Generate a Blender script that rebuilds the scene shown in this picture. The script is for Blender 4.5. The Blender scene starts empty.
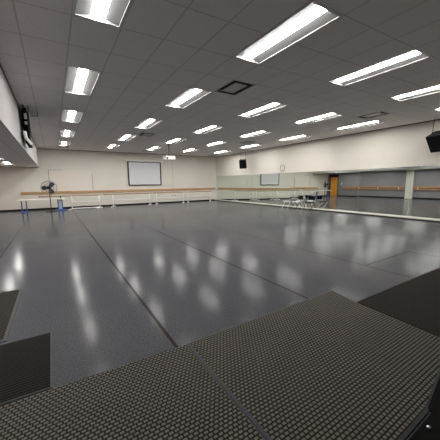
import bpy, bmesh, math, random
from mathutils import Vector, Matrix

random.seed(7)
sc = bpy.context.scene
COL = sc.collection
PI = math.pi

# ------------------------------------------------------------------ dimensions
CEIL = 4.114            # ceiling height
XR = 13.38              # right (mirrored) wall
XL = -3.80              # left wall under the soffit
XS = -0.70              # fascia of the soffit
ZS = 2.87               # underside of the soffit
YB = 21.79              # back wall
YF = -2.60              # wall behind the viewer
EYE = 1.691
TX0, TXW = 0.44, 0.682  # ceiling tile grid
TY0, TYW = 2.77, 0.943
SHEAR = -0.05


# ------------------------------------------------------------------ materials
def mat(name, col, rough=0.6, metal=0.0, spec=0.5, noise=0.0, nscale=8.0, bump=0.0, bscale=60.0):
    m = bpy.data.materials.new(name)
    m.use_nodes = True
    nt = m.node_tree
    b = nt.nodes['Principled BSDF']
    b.inputs['Base Color'].default_value = (*col, 1)
    b.inputs['Roughness'].default_value = rough
    b.inputs['Metallic'].default_value = metal
    b.inputs['Specular IOR Level'].default_value = spec
    tc = nt.nodes.new('ShaderNodeTexCoord')
    if noise > 0:
        n = nt.nodes.new('ShaderNodeTexNoise')
        n.inputs['Scale'].default_value = nscale
        n.inputs['Detail'].default_value = 4
        nt.links.new(tc.outputs['Object'], n.inputs['Vector'])
        r = nt.nodes.new('ShaderNodeValToRGB')
        r.color_ramp.elements[0].position = 0.3
        r.color_ramp.elements[1].position = 0.7
        r.color_ramp.elements[0].color = (*[c * (1 - noise) for c in col], 1)
        r.color_ramp.elements[1].color = (*[min(1, c * (1 + noise)) for c in col], 1)
        nt.links.new(n.outputs['Fac'], r.inputs['Fac'])
        nt.links.new(r.outputs['Color'], b.inputs['Base Color'])
    if bump > 0:
        n2 = nt.nodes.new('ShaderNodeTexNoise')
        n2.inputs['Scale'].default_value = bscale
        nt.links.new(tc.outputs['Object'], n2.inputs['Vector'])
        bp = nt.nodes.new('ShaderNodeBump')
        bp.inputs['Strength'].default_value = bump
        bp.inputs['Distance'].default_value = 0.01
        nt.links.new(n2.outputs['Fac'], bp.inputs['Height'])
        nt.links.new(bp.outputs['Normal'], b.inputs['Normal'])
    return m


class N:
    """small math-node builder"""
    def __init__(self, m):
        self.nt = m.node_tree

    def m(self, op, a, b=None, c=None):
        n = self.nt.nodes.new('ShaderNodeMath')
        n.operation = op
        for i, v in enumerate((a, b, c)):
            if v is None:
                continue
            if isinstance(v, (int, float)):
                n.inputs[i].default_value = v
            else:
                self.nt.links.new(v, n.inputs[i])
        return n.outputs[0]

    def xyz(self):
        tc = self.nt.nodes.new('ShaderNodeTexCoord')
        s = self.nt.nodes.new('ShaderNodeSeparateXYZ')
        self.nt.links.new(tc.outputs['Object'], s.inputs[0])
        return s.outputs[0], s.outputs[1], s.outputs[2]

    def step(self, v, lo, hi):
        n = self.nt.nodes.new('ShaderNodeMapRange')
        n.interpolation_type = 'SMOOTHSTEP'
        self.nt.links.new(v, n.inputs[0])
        n.inputs[1].default_value = lo
        n.inputs[2].default_value = hi
        return n.outputs[0]

    def mix(self, f, a, b):
        n = self.nt.nodes.new('ShaderNodeMix')
        n.data_type = 'RGBA'
        if isinstance(f, (int, float)):
            n.inputs[0].default_value = f
        else:
            self.nt.links.new(f, n.inputs[0])
        for i, v in ((6, a), (7, b)):
            if isinstance(v, tuple):
                n.inputs[i].default_value = (*v, 1)
            else:
                self.nt.links.new(v, n.inputs[i])
        return n.outputs[2]

    def noise(self, scale, detail=3, vec=None):
        n = self.nt.nodes.new('ShaderNodeTexNoise')
        n.inputs['Scale'].default_value = scale
        n.inputs['Detail'].default_value = detail
        if vec is None:
            tc = self.nt.nodes.new('ShaderNodeTexCoord')
            vec = tc.outputs['Object']
        self.nt.links.new(vec, n.inputs['Vector'])
        return n.outputs['Fac']

    def bump(self, h, strength, dist):
        n = self.nt.nodes.new('ShaderNodeBump')
        n.inputs['Strength'].default_value = strength
        n.inputs['Distance'].default_value = dist
        self.nt.links.new(h, n.inputs['Height'])
        return n.outputs['Normal']


def make_ceiling_mat(name, x0, shear):
    m = mat(name, (0.4, 0.38, 0.37), 0.9, spec=0.2)
    k = N(m)
    b = m.node_tree.nodes['Principled BSDF']
    x, y, z = k.xyz()
    yy = k.m('SUBTRACT', y, k.m('MULTIPLY', k.m('SUBTRACT', x, 0.48), shear))
    fx = k.m('FRACT', k.m('DIVIDE', k.m('SUBTRACT', x, x0 - 68.2), TXW))
    fy = k.m('FRACT', k.m('DIVIDE', k.m('SUBTRACT', yy, TY0 - 94.3), TYW))
    dx = k.m('MULTIPLY', k.m('SUBTRACT', 0.5, k.m('ABSOLUTE', k.m('SUBTRACT', fx, 0.5))), TXW)
    dy = k.m('MULTIPLY', k.m('SUBTRACT', 0.5, k.m('ABSOLUTE', k.m('SUBTRACT', fy, 0.5))), TYW)
    d = k.m('MINIMUM', dx, dy)
    line = k.step(d, 0.006, 0.014)
    sp = k.noise(90, 2)
    sp2 = k.noise(1.2, 2)
    c = k.mix(k.step(sp, 0.35, 0.65), CEIL_A, CEIL_B)
    c = k.mix(k.m('MULTIPLY', sp2, 0.25), c, tuple(v * 0.8 for v in CEIL_A))
    c = k.mix(line, tuple(v * 0.72 for v in CEIL_A), c)
    m.node_tree.links.new(c, b.inputs['Base Color'])
    m.node_tree.links.new(k.bump(sp, 0.35, 0.004), b.inputs['Normal'])
    return m


def make_floor_mat():
    m = mat('marley_floor', (0.14, 0.14, 0.145), 0.3)
    k = N(m)
    b = m.node_tree.nodes['Principled BSDF']
    x, y, z = k.xyz()
    n1 = k.noise(0.5, 3)
    n2 = k.noise(60, 3)
    n3 = k.noise(14, 3)
    n4 = k.noise(2.2, 3)
    c = k.mix(k.step(n1, 0.3, 0.7), FLOOR_A, FLOOR_B)
    c = k.mix(k.m('MULTIPLY', k.step(n2, 0.45, 0.72), 0.55), c, tuple(v * 1.9 for v in FLOOR_B))
    c = k.mix(k.m('MULTIPLY', k.step(n3, 0.55, 0.75), 0.22), c, tuple(v * 0.7 for v in FLOOR_A))
    # welded seams between the vinyl sheets
    seams = [(0.945, 0.017, -3, 21.2, 1.0), (3.005, 0.017, 2.0, 16.0, 0.9), (5.18, 0.012, 1.5, 9.0, 0.8),
             (7.09, 0.012, 1.8, 2.76, 1.0), (7.09, 0.008, 2.76, 16, 0.25), (-1.2, 0.012, 4, 16, 0.8),
             (9.2, 0.008, 1, 18, 0.3), (11.3, 0.008, 1, 18, 0.25)]
    tot = None
    for (sx, w, y0, y1, a) in seams:
        d = k.m('ABSOLUTE', k.m('SUBTRACT', x, sx))
        s = k.m('SUBTRACT', 1.0, k.step(d, w, w + 0.006))
        s = k.m('MULTIPLY', s, k.m('GREATER_THAN', y, y0))
        s = k.m('MULTIPLY', s, k.m('LESS_THAN', y, y1))
        s = k.m('MULTIPLY', s, a)
        tot = s if tot is None else k.m('MAXIMUM', tot, s)
    d = k.m('ABSOLUTE', k.m('SUBTRACT', y, 2.76))
    s = k.m('SUBTRACT', 1.0, k.step(d, 0.008, 0.016))
    s = k.m('MULTIPLY', s, k.m('GREATER_THAN', x, 5.18))
    s = k.m('MULTIPLY', s, k.m('LESS_THAN', x, 7.1))
    tot = k.m('MAXIMUM', tot, s)
    c = k.mix(tot, c, (0.034, 0.029, 0.026))
    m.node_tree.links.new(c, b.inputs['Base Color'])
    r = k.m('ADD', FLOOR_ROUGH, k.m('MULTIPLY', k.m('SUBTRACT', n4, 0.5), 0.05))
    m.node_tree.links.new(r, b.inputs['Roughness'])
    h = k.m('ADD', k.m('MULTIPLY', n3, 0.25), k.m('MULTIPLY', n2, 0.5))
    m.node_tree.links.new(k.bump(h, 0.11, 0.005), b.inputs['Normal'])
    m.node_tree.links.new(k.m('MULTIPLY', k.m('SUBTRACT', 1.0, k.m('MULTIPLY', tot, 0.7)), 0.02), b.inputs['Specular IOR Level'])
    return m


def make_weave(name, light, dark, px, py, fill_x=0.36, fill_y=0.33, rough=0.85):
    m = mat(name, light, rough, spec=0.12)
    k = N(m)
    b = m.node_tree.nodes['Principled BSDF']
    x, y, z = k.xyz()
    v = k.m('DIVIDE', k.m('ADD', y, 50), py)
    row = k.m('FLOOR', v)
    off = k.m('MULTIPLY', k.m('MODULO', row, 2.0), 0.5)
    u = k.m('ADD', k.m('DIVIDE', k.m('ADD', x, 50), px), off)
    fu = k.m('ABSOLUTE', k.m('SUBTRACT', k.m('FRACT', u), 0.5))
    fv = k.m('ABSOLUTE', k.m('SUBTRACT', k.m('FRACT', v), 0.5))
    a = k.m('SUBTRACT', 1.0, k.step(fu, fill_x - 0.08, fill_x + 0.08))
    c_ = k.m('SUBTRACT', 1.0, k.step(fv, fill_y - 0.08, fill_y + 0.08))
    bead = k.m('MULTIPLY', a, c_)
    n = k.noise(160, 2)
    n2 = k.noise(3, 2)
    lc = k.mix(k.step(n, 0.3, 0.7), tuple(q * 0.75 for q in light), tuple(q * 1.25 for q in light))
    lc = k.mix(k.m('MULTIPLY', k.step(n2, 0.3, 0.8), 0.3), lc, tuple(q * 0.7 for q in light))
    m.node_tree.links.new(k.mix(bead, dark, lc), b.inputs['Base Color'])
    m.node_tree.links.new(k.bump(k.m('ADD', bead, k.m('MULTIPLY', n, 0.3)), 0.6, 0.006), b.inputs['Normal'])
    return m


def make_wood(name, a, b2, axis=0):
    m = mat(name, a, 0.42)
    nt = m.node_tree
    k = N(m)
    tc = nt.nodes.new('ShaderNodeTexCoord')
    mp = nt.nodes.new('ShaderNodeMapping')
    s = [22, 22, 22]
    s[axis] = 1.2
    mp.inputs['Scale'].default_value = s
    nt.links.new(tc.outputs['Object'], mp.inputs['Vector'])
    n = k.noise(2.0, 5, mp.outputs[0])
    nt.links.new(k.mix(k.step(n, 0.3, 0.7), a, b2), nt.nodes['Principled BSDF'].inputs['Base Color'])
    return m


def make_emit(name, col, strength):
    m = bpy.data.materials.new(name)
    m.use_nodes = True
    b = m.node_tree.nodes['Principled BSDF']
    b.inputs['Base Color'].default_value = (0.8, 0.8, 0.8, 1)
    b.inputs['Emission Color'].default_value = (*col, 1)
    b.inputs['Emission Strength'].default_value = strength
    return m


CEIL_A, CEIL_B = (0.74, 0.705, 0.68), (0.86, 0.825, 0.80)
FLOOR_A, FLOOR_B = (0.060, 0.061, 0.068), (0.072, 0.073, 0.080)
FLOOR_ROUGH = 0.155
LIGHT = 18.0

M_ceil = make_ceiling_mat('ceiling_tiles', TX0, SHEAR)
M_floor = make_floor_mat()
M_wall = mat('cream_wall', (0.74, 0.71, 0.642), 0.75, noise=0.03, nscale=0.8, bump=0.05)
M_fascia = mat('pale_soffit', (0.45, 0.435, 0.44), 0.75, noise=0.03, nscale=1.0)
M_grey = mat('grey_wall', (0.20, 0.19, 0.205), 0.7, noise=0.05, nscale=1.0)
M_pil = mat('pilaster_paint', (0.62, 0.60, 0.53), 0.7)
M_blackbase = mat('black_cove_base', (0.006, 0.0055, 0.0055), 0.8, spec=0.15)
M_ledge = mat('ledge_white', (0.62, 0.58, 0.53), 0.5, noise=0.05)
M_edge_shade = mat('ceiling_edge_shade', (0.16, 0.14, 0.13), 0.7)  # dark tone painted in for the shadow line at the ceiling edge
M_white = mat('white_paint', (0.85, 0.84, 0.82), 0.45)
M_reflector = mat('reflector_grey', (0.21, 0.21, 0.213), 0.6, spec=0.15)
M_frame = mat('light_frame', (0.6, 0.6, 0.6), 0.5)
M_lens = make_emit('lens_glow', (1.0, 0.968, 0.925), LIGHT)
M_black = mat('black_plastic', (0.010, 0.010, 0.012), 0.5)
M_blackcloth = mat('black_cloth', (0.009, 0.009, 0.010), 0.95, spec=0.1, bump=0.4, bscale=200)
M_dark = mat('dark_metal', (0.03, 0.03, 0.032), 0.4, metal=0.6)
M_steel = mat('steel', (0.55, 0.55, 0.56), 0.3, metal=1.0)
M_vent = mat('vent_grey', (0.62, 0.60, 0.59), 0.6)
M_ventdark = mat('vent_gap', (0.012, 0.012, 0.012), 0.8)
M_mirror = mat('mirror_glass', (0.80, 0.86, 0.81), 0.015, metal=1.0)
M_screen = mat('screen_fabric', (0.72, 0.73, 0.75), 0.85)
M_wb = mat('whiteboard', (0.78, 0.725, 0.65), 0.35)
M_wbframe = mat('board_frame', (0.16, 0.15, 0.14), 0.4, metal=0.5)
M_wood = make_wood('barre_wood', (0.44, 0.26, 0.11), (0.58, 0.365, 0.18), 0)
M_woody = make_wood('barre_wood_side', (0.40, 0.19, 0.075), (0.50, 0.26, 0.11), 1)
M_woodd = make_wood('rail_wood', (0.33, 0.19, 0.085), (0.45, 0.27, 0.13), 0)
M_pale = make_wood('pale_wood', (0.66, 0.47, 0.28), (0.74, 0.56, 0.36), 0)
M_door = make_wood('oak_door', (0.72, 0.29, 0.035), (0.85, 0.37, 0.055), 2)
M_blue = mat('blue_plastic', (0.035, 0.10, 0.33), 0.5)
M_paleblue = mat('pale_blue_panel', (0.50, 0.60, 0.75), 0.5)
M_tabletop = mat('table_top', (0.78, 0.76, 0.72), 0.4)
M_green = mat('green_bottle', (0.10, 0.20, 0.08), 0.3)
M_weave = make_weave('basket_weave_mat', (0.128, 0.121, 0.103), (0.013, 0.012, 0.011), 0.040, 0.031, 0.36, 0.31)
M_weave2 = make_weave('dark_weave_mat', (0.060, 0.053, 0.045), (0.008, 0.007, 0.006), 0.036, 0.030, 0.33, 0.28)
M_rib = make_weave('ribbed_dark_mat', (0.016, 0.0145, 0.013), (0.003, 0.0027, 0.0026), 0.08, 0.036, 0.6, 0.26)
M_carpet = make_weave('dark_plain_mat', (0.026, 0.021, 0.018), (0.013, 0.011, 0.0095), 0.018, 0.016, 0.40, 0.38, 0.95)
M_rubber = mat('rubber_edge', (0.022, 0.0215, 0.023), 0.6)
M_rubberg = mat('grey_rubber_edge', (0.045, 0.046, 0.054), 0.6, spec=0.25)
M_pitch = mat('black_rubber', (0.0035, 0.0035, 0.0035), 0.9, spec=0.1)
M_chairseat = mat('black_seat', (0.006, 0.006, 0.0065), 0.95, spec=0.1)
M_cage = mat('cage_wire', (0.13, 0.13, 0.135), 0.45)
M_conduit = mat('conduit_paint', (0.48, 0.45, 0.41), 0.6)
M_red = mat('red_alarm', (0.5, 0.03, 0.02), 0.4)
M_clockface = mat('clock_face', (0.78, 0.74, 0.66), 0.4)


# ------------------------------------------------------------------ mesh helpers
class MB:
    def __init__(self):
        self.bm = bmesh.new()

    def box(self, x0, x1, y0, y1, z0, z1, mtx=None):
        vs = [self.bm.verts.new(Vector(p)) for p in
              ((x0, y0, z0), (x1, y0, z0), (x1, y1, z0), (x0, y1, z0),
               (x0, y0, z1), (x1, y0, z1), (x1, y1, z1), (x0, y1, z1))]
        if mtx is not None:
            for v in vs:
                v.co = mtx @ v.co
        for f in ((0, 3, 2, 1), (4, 5, 6, 7), (0, 1, 5, 4), (1, 2, 6, 5), (2, 3, 7, 6), (3, 0, 4, 7)):
            self.bm.faces.new([vs[i] for i in f])
        return self

    def tube(self, pts, r, n=8, closed=False):
        pts = [Vector(p) for p in pts]
        rings = []
        m = len(pts)
        for i, p in enumerate(pts):
            if closed:
                d = pts[(i + 1) % m] - pts[i - 1]
            else:
                d = pts[min(i + 1, m - 1)] - pts[max(i - 1, 0)]
            d.normalize()
            up = Vector((0, 0, 1)) if abs(d.z) < 0.9 else Vector((1, 0, 0))
            a = d.cross(up).normalized()
            b = d.cross(a).normalized()
            rr = r[i] if isinstance(r, (list, tuple)) else r
            rings.append([self.bm.verts.new(p + a * math.cos(t * 2 * PI / n) * rr + b * math.sin(t * 2 * PI / n) * rr)
                          for t in range(n)])
        for i in range(m if closed else m - 1):
            A, B = rings[i], rings[(i + 1) % m]
            for t in range(n):
                self.bm.faces.new((A[t], A[(t + 1) % n], B[(t + 1) % n], B[t]))
        if not closed:
            self.bm.faces.new(rings[0][::-1])
            self.bm.faces.new(rings[-1])
        return self

    def lathe(self, prof, n=20, mtx=None):
        rings = []
        for (r, z) in prof:
            ring = []
            for t in range(n):
                v = Vector((r * math.cos(t * 2 * PI / n), r * math.sin(t * 2 * PI / n), z))
                ring.append(self.bm.verts.new(mtx @ v if mtx is not None else v))
            rings.append(ring)
        for i in range(len(rings) - 1):
            for t in range(n):
                self.bm.faces.new((rings[i][t], rings[i][(t + 1) % n], rings[i + 1][(t + 1) % n], rings[i + 1][t]))
        self.bm.faces.new(rings[0][::-1])
        self.bm.faces.new(rings[-1])
        return self

    def prism(self, poly, z0, z1):
        a = [self.bm.verts.new((x, y, z0)) for x, y in poly]
        b = [self.bm.verts.new((x, y, z1)) for x, y in poly]
        n = len(poly)
        self.bm.faces.new(a[::-1])
        self.bm.faces.new(b)
        for i in range(n):
            self.bm.faces.new((a[i], a[(i + 1) % n], b[(i + 1) % n], b[i]))
        return self

    def build(self, name, m, parent=None, loc=None, bevel=0.0, smooth=False):
        me = bpy.data.meshes.new(name)
        bmesh.ops.recalc_face_normals(self.bm, faces=self.bm.faces)
        if smooth:
            for f in self.bm.faces:
                f.smooth = True
        self.bm.to_mesh(me)
        self.bm.free()
        me.materials.append(m)
        o = bpy.data.objects.new(name, me)
        COL.objects.link(o)
        if loc is not None:
            o.location = loc
        if parent is not None:
            o.parent = parent
        if bevel > 0:
            bv = o.modifiers.new('bevel', 'BEVEL')
            bv.width = bevel
            bv.segments = 2
            bv.limit_method = 'ANGLE'
        return o


def tag(o, label, cat, group=None):
    o['label'] = label
    o['category'] = cat
    if group:
        o['group'] = group
    return o


def thing(name, label, cat, loc=(0, 0, 0), rz=0.0, group=None):
    o = bpy.data.objects.new(name, None)
    COL.objects.link(o)
    o.location = loc
    o.rotation_euler = (0, 0, rz)
    o.empty_display_size = 0.1
    return tag(o, label, cat, group)


def struct(o):
    o['kind'] = 'structure'
    return o


def dup(root, loc, label, rz=None):
    r = root.copy()
    COL.objects.link(r)
    r.location = loc
    if rz is not None:
        r.rotation_euler = (0, 0, rz)
    r['label'] = label
    for ch in root.children:
        c = ch.copy()
        COL.objects.link(c)
        c.parent = r
        for g in ch.children:
            d = g.copy()
            COL.objects.link(d)
            d.parent = c
    return r


# ------------------------------------------------------------------ room shell
struct(MB().box(XL - 0.2, XR + 0.2, YF - 0.2, YB + 0.2, -0.2, 0).build('floor', M_floor))
struct(MB().box(XL - 0.2, XR + 0.2, YB, YB + 0.2, 0, CEIL + 0.3).build('wall_back', M_wall))
struct(MB().box(XR, XR + 0.2, YF - 0.2, YB, 0, CEIL + 0.3).build('wall_right', M_wall))
struct(MB().box(XL - 0.2, XR, YF - 0.2, YF, 0, CEIL + 0.3).build('wall_rear', M_wall))
DOOR_Y0, DOOR_Y1, DOOR_Z = 20.32, 21.42, 2.42
wl = MB()
wl.box(XL - 0.2, XL, YF, DOOR_Y0, 0, ZS + 0.1)
wl.box(XL - 0.2, XL, DOOR_Y1, YB, 0, ZS + 0.1)
wl.box(XL - 0.2, XL, DOOR_Y0, DOOR_Y1, DOOR_Z, ZS + 0.1)
struct(wl.build('wall_left', M_grey))


def cell_y(i, k):          # near corner y of tile k in column i (grid skewed as the photo shows it)
    return TY0 + TYW * k + SHEAR * (TX0 + TXW * i + 0.34 - 0.48)


light_cells = {}
LCOLS = [0, 4, 8, 12, 16]
LROWS = [0, 4, 8, 12, 16]
holes = set()
for i in LCOLS:
    for k_ in LROWS:
        holes.add((i, k_))
        holes.add((i, k_ + 1))
VENTS = [(5, 3), (5, 11), (14, 3), (14, 11), (0, 18), (8, 18), (17, 19)]
for v in VENTS:
    holes.add(v)
cb = MB()
imin, imax = -2, 19
kmin, kmax = -6, 21
for i in range(imin, imax):
    xa, xb = TX0 + TXW * i, TX0 + TXW * (i + 1)
    xa, xb = max(xa, XS), min(xb, XR)
    if xb <= xa:
        continue
    for k_ in range(kmin, kmax):
        ya, yb = cell_y(i, k_), cell_y(i, k_ + 1)
        ya, yb = max(ya, YF), min(yb, YB)
        if yb <= ya or (i, k_) in holes:
            continue
        cb.box(xa, xb, ya, yb, CEIL, CEIL + 0.02)
cb.box(XS, XR, YF, YB, CEIL + 0.16, CEIL + 0.3)
struct(cb.build('ceiling', M_ceil))

# soffit on the left: white fascia and tiled underside
SX = [-3.75, -3.07, -2.39, -1.71]
SOFF_X = -2.41
SROWS = [2.45, 6.22, 9.99, 13.76, 17.53]
sb = MB()
xs0, xs1 = SOFF_X, SOFF_X + TXW
sb.box(XL, xs0, YF, YB, ZS, ZS + 0.02)
sb.box(xs1, XS - 0.02, YF, YB, ZS, ZS + 0.02)
yy = YF
for r_ in SROWS:
    sb.box(xs0, xs1, yy, r_, ZS, ZS + 0.02)
    yy = r_ + 2 * TYW
sb.box(xs0, xs1, yy, YB, ZS, ZS + 0.02)
sb.box(XL, XS - 0.02, YF, YB, ZS + 0.18, ZS + 0.25)
CEIL_A, CEIL_B = (0.84, 0.80, 0.76), (0.92, 0.88, 0.84)
M_ceil2 = make_ceiling_mat('soffit_tiles', SOFF_X, 0.0)
s_under = struct(sb.build('trim_1', M_ceil2))
struct(MB().box(XS - 0.02, XS, YF, YB, ZS - 0.01, CEIL + 0.1).build('trim_2', M_fascia))
# dark strips coloured as the shadow line where the ceiling meets the walls
shade_strips = MB()
shade_strips.box(XR - 0.03, XR, YF, YB, CEIL - 0.03, CEIL)
shade_strips.box(XS, XR - 0.03, YB - 0.03, YB, CEIL - 0.025, CEIL)
shade_strips.box(XS, XS + 0.02, YF, YB - 0.03, CEIL - 0.02, CEIL)
shade_strips.box(XL, XS, YB - 0.03, YB, ZS - 0.02, ZS)
struct(shade_strips.build('shade_trim_3', M_edge_shade))

struct(MB().box(XL, XR, YB - 0.02, YB, 0, 0.095).build('baseboard_back', M_blackbase))
struct(MB().box(XL, XL + 0.02, YF, DOOR_Y0 - 0.1, 0, 0.13).build('baseboard_left', M_blackbase))
LEDGE = 0.33
struct(MB().box(XR - LEDGE, XR, YF, YB - 0.02, 0.045, 0.075).build('trim_4', M_ledge))
struct(MB().box(XR - LEDGE - 0.012, XR, YF, YB - 0.02, 0, 0.045).build('baseboard_right', M_blackbase))
struct(MB().box(XL, XL + 0.14, 12.0, 12.65, 0, ZS).build('trim_5', M_pil))

# door on the left wall by the back corner
d = struct(MB().box(XL - 0.09, XL - 0.045, DOOR_Y0 + 0.04, DOOR_Y1 - 0.04, 0.01, DOOR_Z - 0.04).build('door_1', M_door))
fr = MB()
fr.box(XL - 0.15, XL + 0.03, DOOR_Y0 - 0.07, DOOR_Y0 + 0.04, 0, DOOR_Z + 0.3)
fr.box(XL - 0.15, XL + 0.03, DOOR_Y1 - 0.04, DOOR_Y1 + 0.07, 0, DOOR_Z + 0.3)
fr.box(XL - 0.15, XL + 0.03, DOOR_Y0 + 0.04, DOOR_Y1 - 0.04, DOOR_Z - 0.04, DOOR_Z + 0.3)
struct(fr.build('door_frame', M_black, d))
MB().tube([(XL - 0.045, DOOR_Y0 + 0.12, 1.02), (XL + 0.02, DOOR_Y0 + 0.12, 1.02), (XL + 0.02, DOOR_Y0 + 0.24, 1.02)], 0.011).build('door_handle', M_steel, d)


# ------------------------------------------------------------------ ceiling lights
def make_troffer(label, group):
    """origin at the near-left corner of its two-tile opening, at ceiling level"""
    t = thing('ceiling_light', label, 'ceiling light', (0, 0, 0), 0, group)
    W, L = TXW, TYW * 2
    e = 0.042
    f = MB()
    f.box(0, W, 0, e, -0.004, 0.003)
    f.box(0, W, L - e, L, -0.004, 0.003)
    f.box(0, e, e, L - e, -0.004, 0.003)
    f.box(W - e, W, e, L - e, -0.004, 0.003)
    f.build('frame', M_frame, t)
    # curved white reflector trough
    r = MB()
    n = 14
    prof = []
    for q in range(n + 1):
        a = q / n
        x = e + (W - 2 * e) * a
        z = 0.003 + 0.055 * math.sin(PI * a)
        prof.append((x, z))
    rows = []
    for y in (e, L - e):
        rows.append([r.bm.verts.new((x, y, z)) for x, z in prof])
    for q in range(n):
        r.bm.faces.new((rows[0][q], rows[1][q], rows[1][q + 1], rows[0][q + 1]))
    for row in rows:
        r.bm.faces.new(row)
    ro = r.build('reflector', M_reflector, t, smooth=False)
    # glowing lens, a shallow bulging trough down the middle
    g = MB()
    x0, x1 = W / 2 - 0.098, W / 2 + 0.098
    n = 8
    prof = [(x0 + (x1 - x0) * q / n, 0.050 - 0.036 * math.sin(PI * q / n) ** 0.7) for q in range(n + 1)]
    rows = []
    for y in (e + 0.005, L - e - 0.005):
        rows.append([g.bm.verts.new((x, y, z)) for x, z in prof])
    for q in range(n):
        g.bm.faces.new((rows[0][q], rows[1][q], rows[1][q + 1], rows[0][q + 1]))
    for row in rows:
        g.bm.faces.new(row)
    g.bm.faces.new((rows[0][0], rows[0][-1], rows[1][-1], rows[1][0]))
    g.build('lens', M_lens, t)
    return t


colw = ['in the row beside the left soffit', 'in second row from left soffit', 'in the middle row',
        'in second row from mirrored wall', 'in the row beside the mirrored wall']
roww = ['closest to the viewer', 'second from the viewer', 'third from the viewer', 'second from the back wall',
        'nearest the back wall']
proto = None
for ci, i in enumerate(LCOLS):
    for ri, k_ in enumerate(LROWS):
        lab = 'white troffer ceiling light %s, %s' % (colw[ci], roww[ri])
        loc = (TX0 + TXW * i, cell_y(i, k_), CEIL)
        if proto is None:
            proto = make_troffer(lab, 'troffer lights in the main ceiling')
            proto.location = loc
        else:
            dup(proto, loc, lab)
for ri, y in enumerate(SROWS):
    o = dup(proto, (SOFF_X, y, ZS), 'white troffer light under the low left soffit, ' + roww[ri])
    o['group'] = 'troffer lights under the soffit'


# ------------------------------------------------------------------ ceiling vents
def make_vent(label):
    t = thing('ceiling_vent', label, 'air vent', (0, 0, 0), 0, 'square air vents in the ceiling')
    W, L = TXW, TYW
    bk = MB().box(0.005, W - 0.005, 0.005, L - 0.005, 0.075, 0.08).build('backing', M_ventdark, t)
    for q, (a, h) in enumerate(((0.0, 0.0), (0.078, 0.002))):
        f = MB()
        wd = 0.028 if q == 0 else 0.020
        zz = h - 0.008
        f.box(a, W - a, a, a + wd, zz, zz + 0.012)
        f.box(a, W - a, L - a - wd, L - a, zz, zz + 0.012)
        f.box(a, a + wd, a + wd, L - a - wd, zz, zz + 0.012)
        f.box(W - a - wd, W - a, a + wd, L - a - wd, zz, zz + 0.012)
        f.build('frame' if q == 0 else 'louvre', M_vent if q == 0 else M_ventdark, t)
    MB().box(0.155, W - 0.155, 0.155, L - 0.155, -0.006, 0.004).build('centre_plate', M_vent, t)
    return t


vlab = ['square ceiling vent with dark gaps between the two nearest central lights', 'square ceiling vent left of centre, beyond the third lights towards the screen',
        'square ceiling vent near the mirrored wall, nearest the viewer', 'square ceiling vent near the mirrored wall above the far speaker',
        'square ceiling vent by the back wall above the whiteboard', 'square ceiling vent by the back wall above the projection screen',
        'square ceiling vent in the back right corner']
pv = None
for (i, k_), lab in zip(VENTS, vlab):
    loc = (TX0 + TXW * i, cell_y(i, k_), CEIL)
    if pv is None:
        pv = make_vent(lab)
        pv.location = loc
    else:
        dup(pv, loc, lab)

# ------------------------------------------------------------------ mirrors
mw = 2.34
ordw = ['first', 'second', 'third', 'fourth', 'fifth', 'sixth', 'seventh', 'eighth', 'ninth']
for q in range(9):
    y1 = YB - 0.04 - q * mw
    y0 = y1 - mw + 0.007
    yc = (y0 + y1) / 2
    tilt = 0.25 + 0.65 * min(1, max(0, (yc - 8) / 7))
    mp = MB().box(0, 0.005, 0, y1 - y0, 0, 2.205).build('mirror_panel', M_mirror)
    mp.location = (XR - 0.045, y0, 0.076)
    mp.rotation_euler = (0, math.radians(tilt), 0)
    tag(mp, '%s tall frameless wall mirror panel counted from the back corner' % ordw[q], 'mirror', 'mirror panels on the right wall')

# ------------------------------------------------------------------ back wall items
# projection screen
ps = thing('projection_screen', 'wide pull-down projection screen with black border on the back wall', 'projection screen', (6.47, YB - 0.06, 1.55))
MB().box(-1.60, 1.62, -0.06, 0.0600, 1.895, 2.03).build('case', M_white, ps, bevel=0.012)
bd = MB()
bd.box(-1.38, -1.27, -0.012, -0.006, 0.0, 1.89)
bd.box(1.27, 1.38, -0.012, -0.006, 0.0, 1.89)
bd.box(-1.27, 1.27, -0.012, -0.006, 1.83, 1.89)
bd.box(-1.27, 1.27, -0.012, -0.006, 0.0, 0.055)
bd.build('border', M_black, ps)
MB().box(-1.27, 1.27, -0.010, -0.005, 0.055, 1.83).build('fabric', M_screen, ps)
MB().tube([(-1.37, -0.008, -0.012), (1.37, -0.008, -0.012)], 0.016).build('weight_bar', M_black, ps)

# whiteboard
wb = thing('whiteboard', 'large blank cream whiteboard with thin dark side edges on back wall', 'whiteboard', (1.16, YB - 0.012, 1.26))
MB().box(-1.34, 1.34, -0.012, 0.011, 0, 1.42).build('panel', M_wb, wb)
f = MB()
f.box(-1.365, -1.34, -0.022, 0.011, 0.3, 1.44)
f.box(-1.34, -0.5, -0.022, 0.011, 1.42, 1.44)
f.build('frame', M_wbframe, wb)
MB().box(1.34, 1.365, -0.022, 0.011, 0.0, 1.15).build('frame', M_wbframe, wb)
MB().box(-1.34, 1.34, -0.07, 0.011, -0.03, 0.0).build('pen_tray', M_wb, wb)

# conduit and outlets
tag(MB().tube([(8.9, YB - 0.010, 0.655), (8.9, YB - 0.010, CEIL)], 0.011).build('conduit', M_conduit), 'thin cream conduit running up the back wall beside the projector', 'conduit')
ou = thing('wall_outlet', 'cream wall outlet box with two dark sockets below the conduit', 'outlet', (8.95, YB, 0.6))
MB().box(-0.22, 0.22, -0.03, 0, -0.06, 0.06).build('plate', M_wall, ou, bevel=0.006)
MB().box(-0.15, -0.09, -0.036, -0.03, -0.035, 0.035).build('socket', M_black, ou)
MB().box(0.09, 0.15, -0.036, -0.03, -0.035, 0.035).build('socket', M_black, ou)

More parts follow.
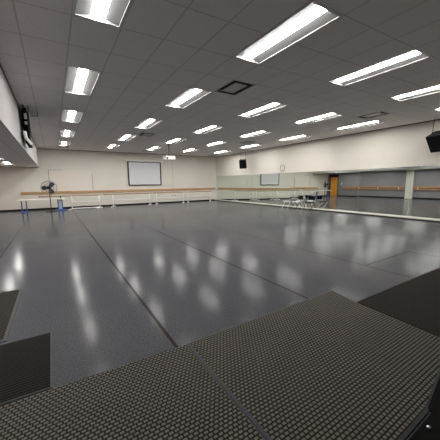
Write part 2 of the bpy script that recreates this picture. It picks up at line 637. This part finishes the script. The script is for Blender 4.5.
# wall barre along the back wall
wbx0, wbx1 = -1.84, 13.20
b1 = thing('wall_barre', 'long wooden ballet barre board fixed along the cream back wall', 'ballet barre', (0, YB, 0))
MB().box(wbx0, wbx1, -0.075, -0.03, 1.05, 1.22).build('rail', M_wood, b1, bevel=0.01)
x = wbx0 + 0.35
while x < wbx1:
    MB().box(x - 0.03, x + 0.03, -0.03, 0, 1.06, 1.2).build('bracket', M_wall, b1)
    x += 1.83


# portable barres in front of it
def portable_barre(x0, x1, r0, r1, y, label, low=False):
    t = thing('portable_barre', label, 'ballet barre', (0, y, 0), 0, 'white portable barres along the back wall')
    MB().tube([(r0, 0, 0.93), (r1, 0, 0.93)], 0.040, 10).build('upper_rail', M_woodd, t, smooth=True)
    MB().tube([(x0, 0, 0.50), (x1, 0, 0.50)], 0.026, 8).build('lower_rail', M_white, t, smooth=True)
    for x in (x0, x1):
        p = MB().tube([(x, 0, 0.03), (x, 0, 0.97)], 0.033, 8).build('post', M_white, t, smooth=True)
        s = 0.20
        MB().tube([(x - s, -0.24, 0.0285), (x, -0.10, 0.05), (x, 0.10, 0.05), (x + s, 0.24, 0.0285)], 0.028, 8).build('foot', M_white, t)
        MB().tube([(x, 0, 0.62), (x, 0, 0.68)], 0.030, 8).build('collar', M_dark, t)
    if low:
        MB().tube([(x0, -0.12, 0.075), (x1, -0.12, 0.075)], 0.034, 8).build('base_rail', M_white, t)
    return t


portable_barre(0.98, 2.70, -0.85, 2.90, 20.35, 'white portable barre with a low base rail beside the table, under the whiteboard', True)
portable_barre(3.65, 6.40, 3.00, 6.62, 20.6, 'white portable barre under the left part of the projection screen')
portable_barre(6.95, 9.30, 6.70, 9.45, 20.6, 'white portable barre right of the screen, below the projector')
portable_barre(9.75, 11.95, 9.55, 12.1, 20.6, 'white portable barre nearest the back right corner')

# folding table, bottle, fan
tb = thing('folding_table', 'long white folding table with blue-footed legs at the left of the back wall', 'table', (-0.64, 20.2, 0))
MB().box(-1.28, 1.24, -0.36, 0.36, 0.745, 0.785).build('table_top', M_tabletop, tb, bevel=0.012)
for sx in (-0.98, 0.94):
    for dx in (-0.12, 0.12):
        lg = MB().box(dx + sx - 0.025, dx + sx + 0.025, -0.03, 0.03, 0.34, 0.745).build('leg', M_black, tb)
        MB().box(dx + sx - 0.032, dx + sx + 0.032, -0.037, 0.037, 0.05, 0.34).build('leg_sleeve', M_blue, lg)
    fw = 0.17 if sx < 0 else 0.32
    MB().box(sx - fw, sx + fw, -0.32, 0.32, 0.0, 0.05).build('foot', M_blue, tb, bevel=0.01)
MB().box(0.94 - 0.095, 0.94 + 0.095, -0.02, 0.02, 0.1, 0.70).build('leg_panel', M_paleblue, tb)
bt = thing('spray_bottle', 'small green spray bottle at the right end of the white table', 'bottle', (0.36, 20.2, 0.785))
MB().lathe([(0.045, 0), (0.05, 0.02), (0.05, 0.13), (0.02, 0.18), (0.018, 0.21)], 14).build('bottle_body', M_green, bt, smooth=True)
MB().box(-0.05, 0.025, -0.014, 0.014, 0.21, 0.25).build('spray_head', M_white, bt, bevel=0.005)
tag(MB().box(0.40, 0.56, 20.02, 20.14, 0.785, 0.86).build('tissue_box', M_white, bevel=0.008), 'small white box beside the green bottle on the table end', 'box')

fan = thing('pedestal_fan', 'black pedestal fan with wire cage standing in front of the whiteboard', 'fan', (-0.22, 19.55, 0))
MB().lathe([(0.30, 0), (0.30, 0.025), (0.06, 0.05), (0.04, 0.09)], 24).build('base', M_black, fan)
MB().tube([(0, 0, 0.09), (0, 0, 1.36)], [0.03, 0.024], 10).build('pole', M_black, fan)
hz = 1.50
MB().tube([(0, 0.10, hz), (0, -0.08, hz)], [0.075, 0.095], 14).build('motor', M_black, fan)
MB().tube([(0, 0, 1.34), (0, 0.02, hz)], 0.036, 8).build('tilt_joint', M_black, fan)
RC = 0.42
for q, deg in enumerate((182, 52, -62)):
    a = math.radians(deg)
    bl = MB()
    ca, sa = math.cos(a), math.sin(a)
    pts = [(0.05, -0.07), (0.18, -0.14), (0.42, -0.15), (0.47, 0.0), (0.40, 0.15), (0.18, 0.13), (0.05, 0.07)]
    fv = []
    for off in (-0.004, 0.004):
        fv.append([bl.bm.verts.new((u * ca - v * sa, -0.12 + off + v * 0.25, hz + u * sa + v * ca)) for u, v in [(0.84 * a_, 0.84 * b_) for a_, b_ in pts]])
    bl.bm.faces.new(fv[0])
    bl.bm.faces.new(fv[1][::-1])
    for j in range(len(pts)):
        jj = (j + 1) % len(pts)
        bl.bm.faces.new((fv[0][j], fv[0][jj], fv[1][jj], fv[1][j]))
    bl.build('blade', M_black, fan)
cg = MB()
for (yy, rr, th) in ((-0.04, RC, 0.014), (-0.20, RC, 0.010), (-0.26, RC * 0.62, 0.006), (-0.275, 0.12, 0.008), (0.02, RC * 0.6, 0.006)):
    cg.tube([(rr * math.cos(t * 2 * PI / 28), yy, hz + rr * math.sin(t * 2 * PI / 28)) for t in range(28)], th, 5, True)
for t in range(24):
    a = t * 2 * PI / 24
    c_, s_ = math.cos(a), math.sin(a)
    cg.tube([(0.12 * c_, -0.275, hz + 0.12 * s_), (RC * 0.62 * c_, -0.26, hz + RC * 0.62 * s_), (RC * c_, -0.20, hz + RC * s_),
             (RC * c_, -0.04, hz + RC * s_), (RC * 0.6 * c_, 0.02, hz + RC * 0.6 * s_), (0.07 * c_, 0.06, hz + 0.07 * s_)], 0.006, 4)
cg.build('wire_cage', M_cage, fan)

# ------------------------------------------------------------------ projector
pj = thing('projector', 'white projector hanging on a dark pole from the ceiling near back wall', 'projector', (6.42, 16.2, 3.27))
MB().box(-0.33, 0.33, -0.26, 0.26, -0.11, 0.12).build('body', M_white, pj, bevel=0.03)
MB().tube([(-0.22, -0.26, 0), (-0.22, -0.32, 0)], 0.06, 12).build('lens', M_dark, pj)
MB().tube([(0, 0, 0.12), (0, 0, CEIL - 3.27 - 0.02)], 0.028, 10).build('mount_pole', M_dark, pj)
MB().box(-0.14, 0.14, -0.14, 0.14, CEIL - 3.27 - 0.02, CEIL - 3.27).build('ceiling_plate', M_dark, pj)
MB().box(-0.16, 0.16, -0.12, 0.12, 0.12, 0.15).build('mount_plate', M_dark, pj)

# ------------------------------------------------------------------ clock on the right wall
ck = thing('wall_clock', 'round wall clock with black rim above the mirrors', 'clock', (XR, 13.12, 2.62))
R90 = Matrix.Rotation(-PI / 2, 4, 'Y')
MB().lathe([(0.20, 0.0), (0.20, 0.022)], 28, R90).build('face', M_clockface, ck)
MB().tube([(-0.022, 0.215 * math.cos(t * 2 * PI / 28), 0.215 * math.sin(t * 2 * PI / 28)) for t in range(28)], 0.014, 8, True).build('rim', M_black, ck, smooth=True)
MB().tube([(-0.027, 0, 0), (-0.027, 0.06, 0.09)], 0.010, 6).build('hour_hand', M_black, ck)
MB().tube([(-0.030, 0, 0), (-0.030, -0.13, -0.07)], 0.008, 6).build('minute_hand', M_black, ck)
for h in range(12):
    a = h * PI / 6
    MB().box(-0.026, -0.0225, -0.009, 0.009, 0.145, 0.18, Matrix.Rotation(a, 4, 'X')).build('hour_mark', M_black, ck)


# ------------------------------------------------------------------ hanging speakers
def make_speaker(name, label, loc, w, h, dpt, yaw, tilt, roll=0.0):
    t = thing(name, label, 'speaker', loc, 0, 'hanging loudspeakers along the mirrored wall')
    Rm = Matrix.Rotation(yaw, 4, 'Z') @ Matrix.Rotation(tilt, 4, 'Y') @ Matrix.Rotation(roll, 4, 'X')
    # local: front faces -X
    cab = MB()
    poly = [(-dpt / 2, -w / 2), (dpt / 2, -w * 0.36), (dpt / 2, w * 0.36), (-dpt / 2, w / 2)]
    cab.prism(poly, -h / 2, h / 2)
    cab.bm.transform(Rm)
    cab.build('cabinet', M_black, t, bevel=0.012)
    g = MB().box(-dpt / 2 - 0.015, -dpt / 2, -w / 2 + 0.02, w / 2 - 0.02, -h / 2 + 0.02, h / 2 - 0.02, Rm)
    go = g.build('grille', M_blackcloth, t)
    top = CEIL - loc[2]
    for sy in (-1, 1):
        a = Rm @ Vector((0.03, sy * w * 0.34, h / 2))
        b = Vector((a.x + 0.02, a.y - 0.02 * sy, top))
        MB().tube([a, a * 0.6 + b * 0.4 + Vector((0, 0.015, 0)), b], 0.010, 6).build('hanging_cable', M_dark, t)
        MB().box(a.x - 0.03, a.x + 0.03, a.y - 0.02, a.y + 0.02, a.z - 0.01, a.z + 0.05).build('bracket', M_dark, t)
    return t


make_speaker('hanging_speaker', 'small black speaker hung high by the right wall near the back corner', (12.78, 16.75, 3.12), 0.56, 0.68, 0.40, math.radians(35), math.radians(-14))
make_speaker('hanging_speaker', 'large tilted black speaker hung at the right edge near the ceiling', (12.80, 4.22, 3.18), 0.78, 0.70, 0.44, math.radians(-16), math.radians(-32))

# ------------------------------------------------------------------ curtain on the fascia, ceiling hook
ct = thing('stage_curtain', 'gathered black curtain hanging against the white left soffit fascia', 'curtain', (XS + 0.03, 10.9, 0))
cu = MB()
n, mrow = 46, 8
grid = []
for j in range(mrow + 1):
    zz = 4.05 - (4.05 - 3.00) * j / mrow
    row = []
    for i in range(n + 1):
        a = i / n
        y = -0.55 + 1.5 * a
        amp = 0.055 + 0.02 * math.sin(3 * a + j * 0.4)
        xx = 0.10 + amp * math.sin(a * 2 * PI * 4 + 0.2 * j)
        row.append(cu.bm.verts.new((xx, y, zz)))
    grid.append(row)
for j in range(mrow):
    for i in range(n):
        cu.bm.faces.new((grid[j][i], grid[j][i + 1], grid[j + 1][i + 1], grid[j + 1][i]))
c1 = cu.build('drape', M_blackcloth, ct, smooth=True)
sol = c1.modifiers.new('thick', 'SOLIDIFY')
sol.thickness = 0.012
MB().tube([(0.10, -0.65, 4.085), (0.10, 1.05, 4.085)], 0.022, 8).build('track', M_black, ct)
MB().tube([(0.22, -0.55, CEIL), (0.22, -0.55, 3.25)], 0.012, 8).build('pull_rod', M_dark, ct)
MB().tube([(0.07, -0.64, 3.32), (0.10, -0.66, 3.12), (0.22, -0.66, 2.93)], [0.05, 0.045, 0.035], 8).build('tie_strap', M_white, ct)
for za, zb in ((3.70, 3.86), (3.54, 3.62)):
    MB().box(0.10, 0.17, -0.64, -0.60, za, zb).build('clamp', M_conduit, ct)
hk = thing('ceiling_hook', 'small dark angled hook hanging from ceiling beside the curtain', 'hook', (-0.36, 11.1, CEIL))
MB().tube([(0.12, 0, 0), (0.12, 0, -0.13)], 0.012, 6).build('stem', M_dark, hk)
MB().tube([(0.125, 0, -0.13), (-0.10, 0, -0.15)], 0.012, 6).build('arm', M_dark, hk)

# ------------------------------------------------------------------ left wall barre, alarm, switch (seen in the mirrors)
lb = thing('wall_barre', 'double wooden ballet barre along the grey left wall, seen in mirrors', 'ballet barre', (XL, 0, 0))
for (a, b_) in ((-1.5, 11.9), (12.8, 19.6)):
    MB().box(0.09, 0.14, a, b_, 1.10, 1.21).build('upper_rail', M_woody, lb, bevel=0.01)
    MB().box(0.09, 0.14, a, b_, 0.88, 0.98).build('lower_rail', M_woody, lb, bevel=0.01)
    y = a + 0.5
    while y < b_:
        MB().box(0, 0.09, y - 0.04, y + 0.04, 0.86, 1.12).build('bracket', M_white, lb)
        y += 2.1
al = thing('fire_alarm', 'small white wall alarm strobe high on grey wall, in mirror', 'alarm', (XL, 9.6, 2.35))
MB().box(-0.006, 0.05, -0.09, 0.09, -0.12, 0.12).build('housing', M_white, al, bevel=0.01)
MB().box(0.05, 0.075, -0.05, 0.05, -0.09, -0.03).build('lens', M_red, al)
sw = thing('light_switch', 'small white light switch plate beside the orange wooden door', 'switch', (XL, 19.8, 1.55))
MB().box(0, 0.012, -0.06, 0.06, -0.08, 0.08).build('plate', M_white, sw)
MB().box(0.012, 0.022, -0.015, 0.015, -0.03, 0.03).build('toggle', M_white, sw)


# ------------------------------------------------------------------ chairs before the mirrors
def folding_chair(label, loc, rz, seat_m, back_m):
    t = thing('folding_chair', label, 'chair', loc, rz, 'folding chairs in front of the mirrors')
    # local front is -X
    MB().box(-0.22, 0.20, -0.22, 0.22, 0.44, 0.475).build('seat', seat_m, t, bevel=0.012)
    bk = MB()
    bk.box(-0.012, 0.012, -0.21, 0.21, 0.62, 0.84, Matrix.Translation((0.20, 0, 0)) @ Matrix.Rotation(0.14, 4, 'Y'))
    bk.build('backrest', back_m, t, bevel=0.01)
    for sy in (-0.235, 0.235):
        MB().tube([(-0.27, sy, 0.016), (0.06, sy, 0.46), (0.31, sy, 0.86)], 0.017, 8).build('leg', M_black, t)
        MB().tube([(0.27, sy * 0.92, 0.016), (-0.16, sy * 0.92, 0.43)], 0.013, 8).build('leg', M_white, t)
    MB().tube([(-0.20, -0.235, 0.11), (-0.20, 0.235, 0.11)], 0.009, 6).build('stretcher', M_steel, t)
    MB().tube([(0.17, -0.216, 0.11), (0.17, 0.216, 0.11)], 0.009, 6).build('stretcher', M_steel, t)
    return t


folding_chair('black folding chair before the mirrors, rightmost of the small seat group', (12.70, 10.25, 0), math.radians(12), M_chairseat, M_chairseat)
folding_chair('folding chair with pale seat and black back, middle of the seat group', (12.70, 11.2, 0), math.radians(-14), M_white, M_chairseat)
st = thing('folding_stool', 'small white-topped folding stool left of the chairs by the mirrors', 'stool', (12.70, 12.05, 0), 0.3)
MB().box(-0.16, 0.16, -0.17, 0.17, 0.43, 0.46).build('seat', M_white, st, bevel=0.01)
for sy in (-0.19, 0.19):
    MB().tube([(-0.24, sy, 0.012), (0.16, sy, 0.43)], 0.012, 8).build('leg', M_white, st)
    MB().tube([(0.24, sy * 0.9, 0.012), (-0.16, sy * 0.9, 0.43)], 0.012, 8).build('leg', M_dark, st)


# ------------------------------------------------------------------ mats
def floor_mat(label, poly, m, trim_m, thick=0.014, trim=0.03):
    cx = sum(p[0] for p in poly) / len(poly)
    cy = sum(p[1] for p in poly) / len(poly)
    t = thing('floor_mat', label, 'floor mat', (cx, cy, 0), 0, 'entrance mats on the dance floor')
    loc = [Vector((p[0] - cx, p[1] - cy)) for p in poly]
    nn = len(loc)
    inner = []
    for i in range(nn):
        a, b_, c_ = loc[i - 1], loc[i], loc[(i + 1) % nn]
        e1 = (b_ - a).normalized()
        e2 = (c_ - b_).normalized()
        n1 = Vector((-e1.y, e1.x))
        n2 = Vector((-e2.y, e2.x))
        bis = (n1 + n2).normalized()
        inner.append(b_ + bis * trim / max(0.3, bis.dot(n1)))
    MB().prism([tuple(p) for p in inner], 0.0, thick).build('pile', m, t)
    ed = MB()
    o0 = [ed.bm.verts.new((p.x, p.y, 0.0)) for p in loc]
    o1 = [ed.bm.verts.new((p.x, p.y, thick * 0.5)) for p in loc]
    i1 = [ed.bm.verts.new((p.x, p.y, thick * 0.95)) for p in inner]
    i0 = [ed.bm.verts.new((p.x, p.y, 0.0)) for p in inner]
    for i in range(nn):
        j = (i + 1) % nn
        ed.bm.faces.new((o0[i], o0[j], o1[j], o1[i]))
        ed.bm.faces.new((o1[i], o1[j], i1[j], i1[i]))
        ed.bm.faces.new((i1[i], i1[j], i0[j], i0[i]))
        ed.bm.faces.new((i0[i], i0[j], o0[j], o0[i]))
    ed.build('edge_trim', trim_m, t)
    return t


# polygons counter-clockwise
floor_mat('large basket-weave grey mat at the bottom left foreground', [(-1.6, 0.55), (1.045, 0.55), (1.045, 2.36), (0.38, 2.39), (-1.6, 2.49)], M_weave, M_rubber, trim=0.012)
floor_mat('large basket-weave grey mat filling the bottom right foreground', [(1.052, 0.62), (2.19, 0.635), (3.38, 0.85), (3.44, 1.92), (3.56, 2.37), (1.052, 2.36)], M_weave, M_rubberg, thick=0.016, trim=0.024)
floor_mat('dark plain mat reaching the right edge beyond the woven mats', [(3.385, 0.86), (7.4, 0.86), (7.4, 1.86), (3.445, 1.93)], M_carpet, M_carpet, thick=0.012, trim=0.02)
floor_mat('woven mat with stitched border at the left edge, farthest of the mats', [(-2.2, 3.50), (-0.575, 3.50), (-0.565, 5.21), (-2.2, 5.25)], M_weave2, M_rubber, trim=0.035)
floor_mat('dark ribbed mat at the left edge between two woven mats', [(-2.0, 2.52), (-0.15, 2.43), (-0.155, 3.42), (-2.0, 3.46)], M_rib, M_rubber, trim=0.014)
bmX = thing('rubber_mat', 'pitch black rubber mat in the bottom right corner', 'floor mat', (3.0, 0.1, 0))
MB().prism([(-1.75, -0.7), (3.0, -0.7), (3.0, 0.765), (0.40, 0.765), (0.10, 0.70), (-0.78, 0.548), (-0.80, 0.515), (-1.75, 0.505)], 0, 0.018).build('pad', M_pitch, bmX)
ds = thing('door_stop', 'tiny shiny metal floor stud by the grey mat edge, bottom right', 'door stop', (2.02, 0.575, 0.018))
MB().lathe([(0.013, 0), (0.013, 0.010), (0.007, 0.016)], 14).build('stud', M_steel, ds, smooth=True)

# ------------------------------------------------------------------ camera
Rr = ((0.8452047253487719, -0.5343052284746547, -0.012120027753863255),
      (0.08570986513789026, 0.11312831543187263, 0.9898766606328242),
      (0.5275251569983672, 0.8376872370235766, -0.1414118158487974))
cam_d = bpy.data.cameras.new('camera')
cam = bpy.data.objects.new('camera', cam_d)
COL.objects.link(cam)
m3 = Matrix((Rr[0], Rr[1], tuple(-v for v in Rr[2]))).transposed()
cam.matrix_world = Matrix.Translation((0, 0, EYE)) @ m3.to_4x4()
cam_d.sensor_width = 36
cam_d.lens = 36 * 261.968 / 440
cam_d.clip_start = 0.02
sc.camera = cam

# ------------------------------------------------------------------ world / colour
w = bpy.data.worlds.new('world')
w.use_nodes = True
w.node_tree.nodes['Background'].inputs[0].default_value = (0.02, 0.02, 0.02, 1)
sc.world = w
sc.view_settings.view_transform = 'Standard'
sc.view_settings.look = 'None'
sc.view_settings.gamma = 1
sc.view_settings.use_curve_mapping = False
sc.view_settings.exposure = 1.53
sc.cycles.max_bounces = 12
sc.cycles.diffuse_bounces = 6
sc.cycles.sample_clamp_indirect = 8
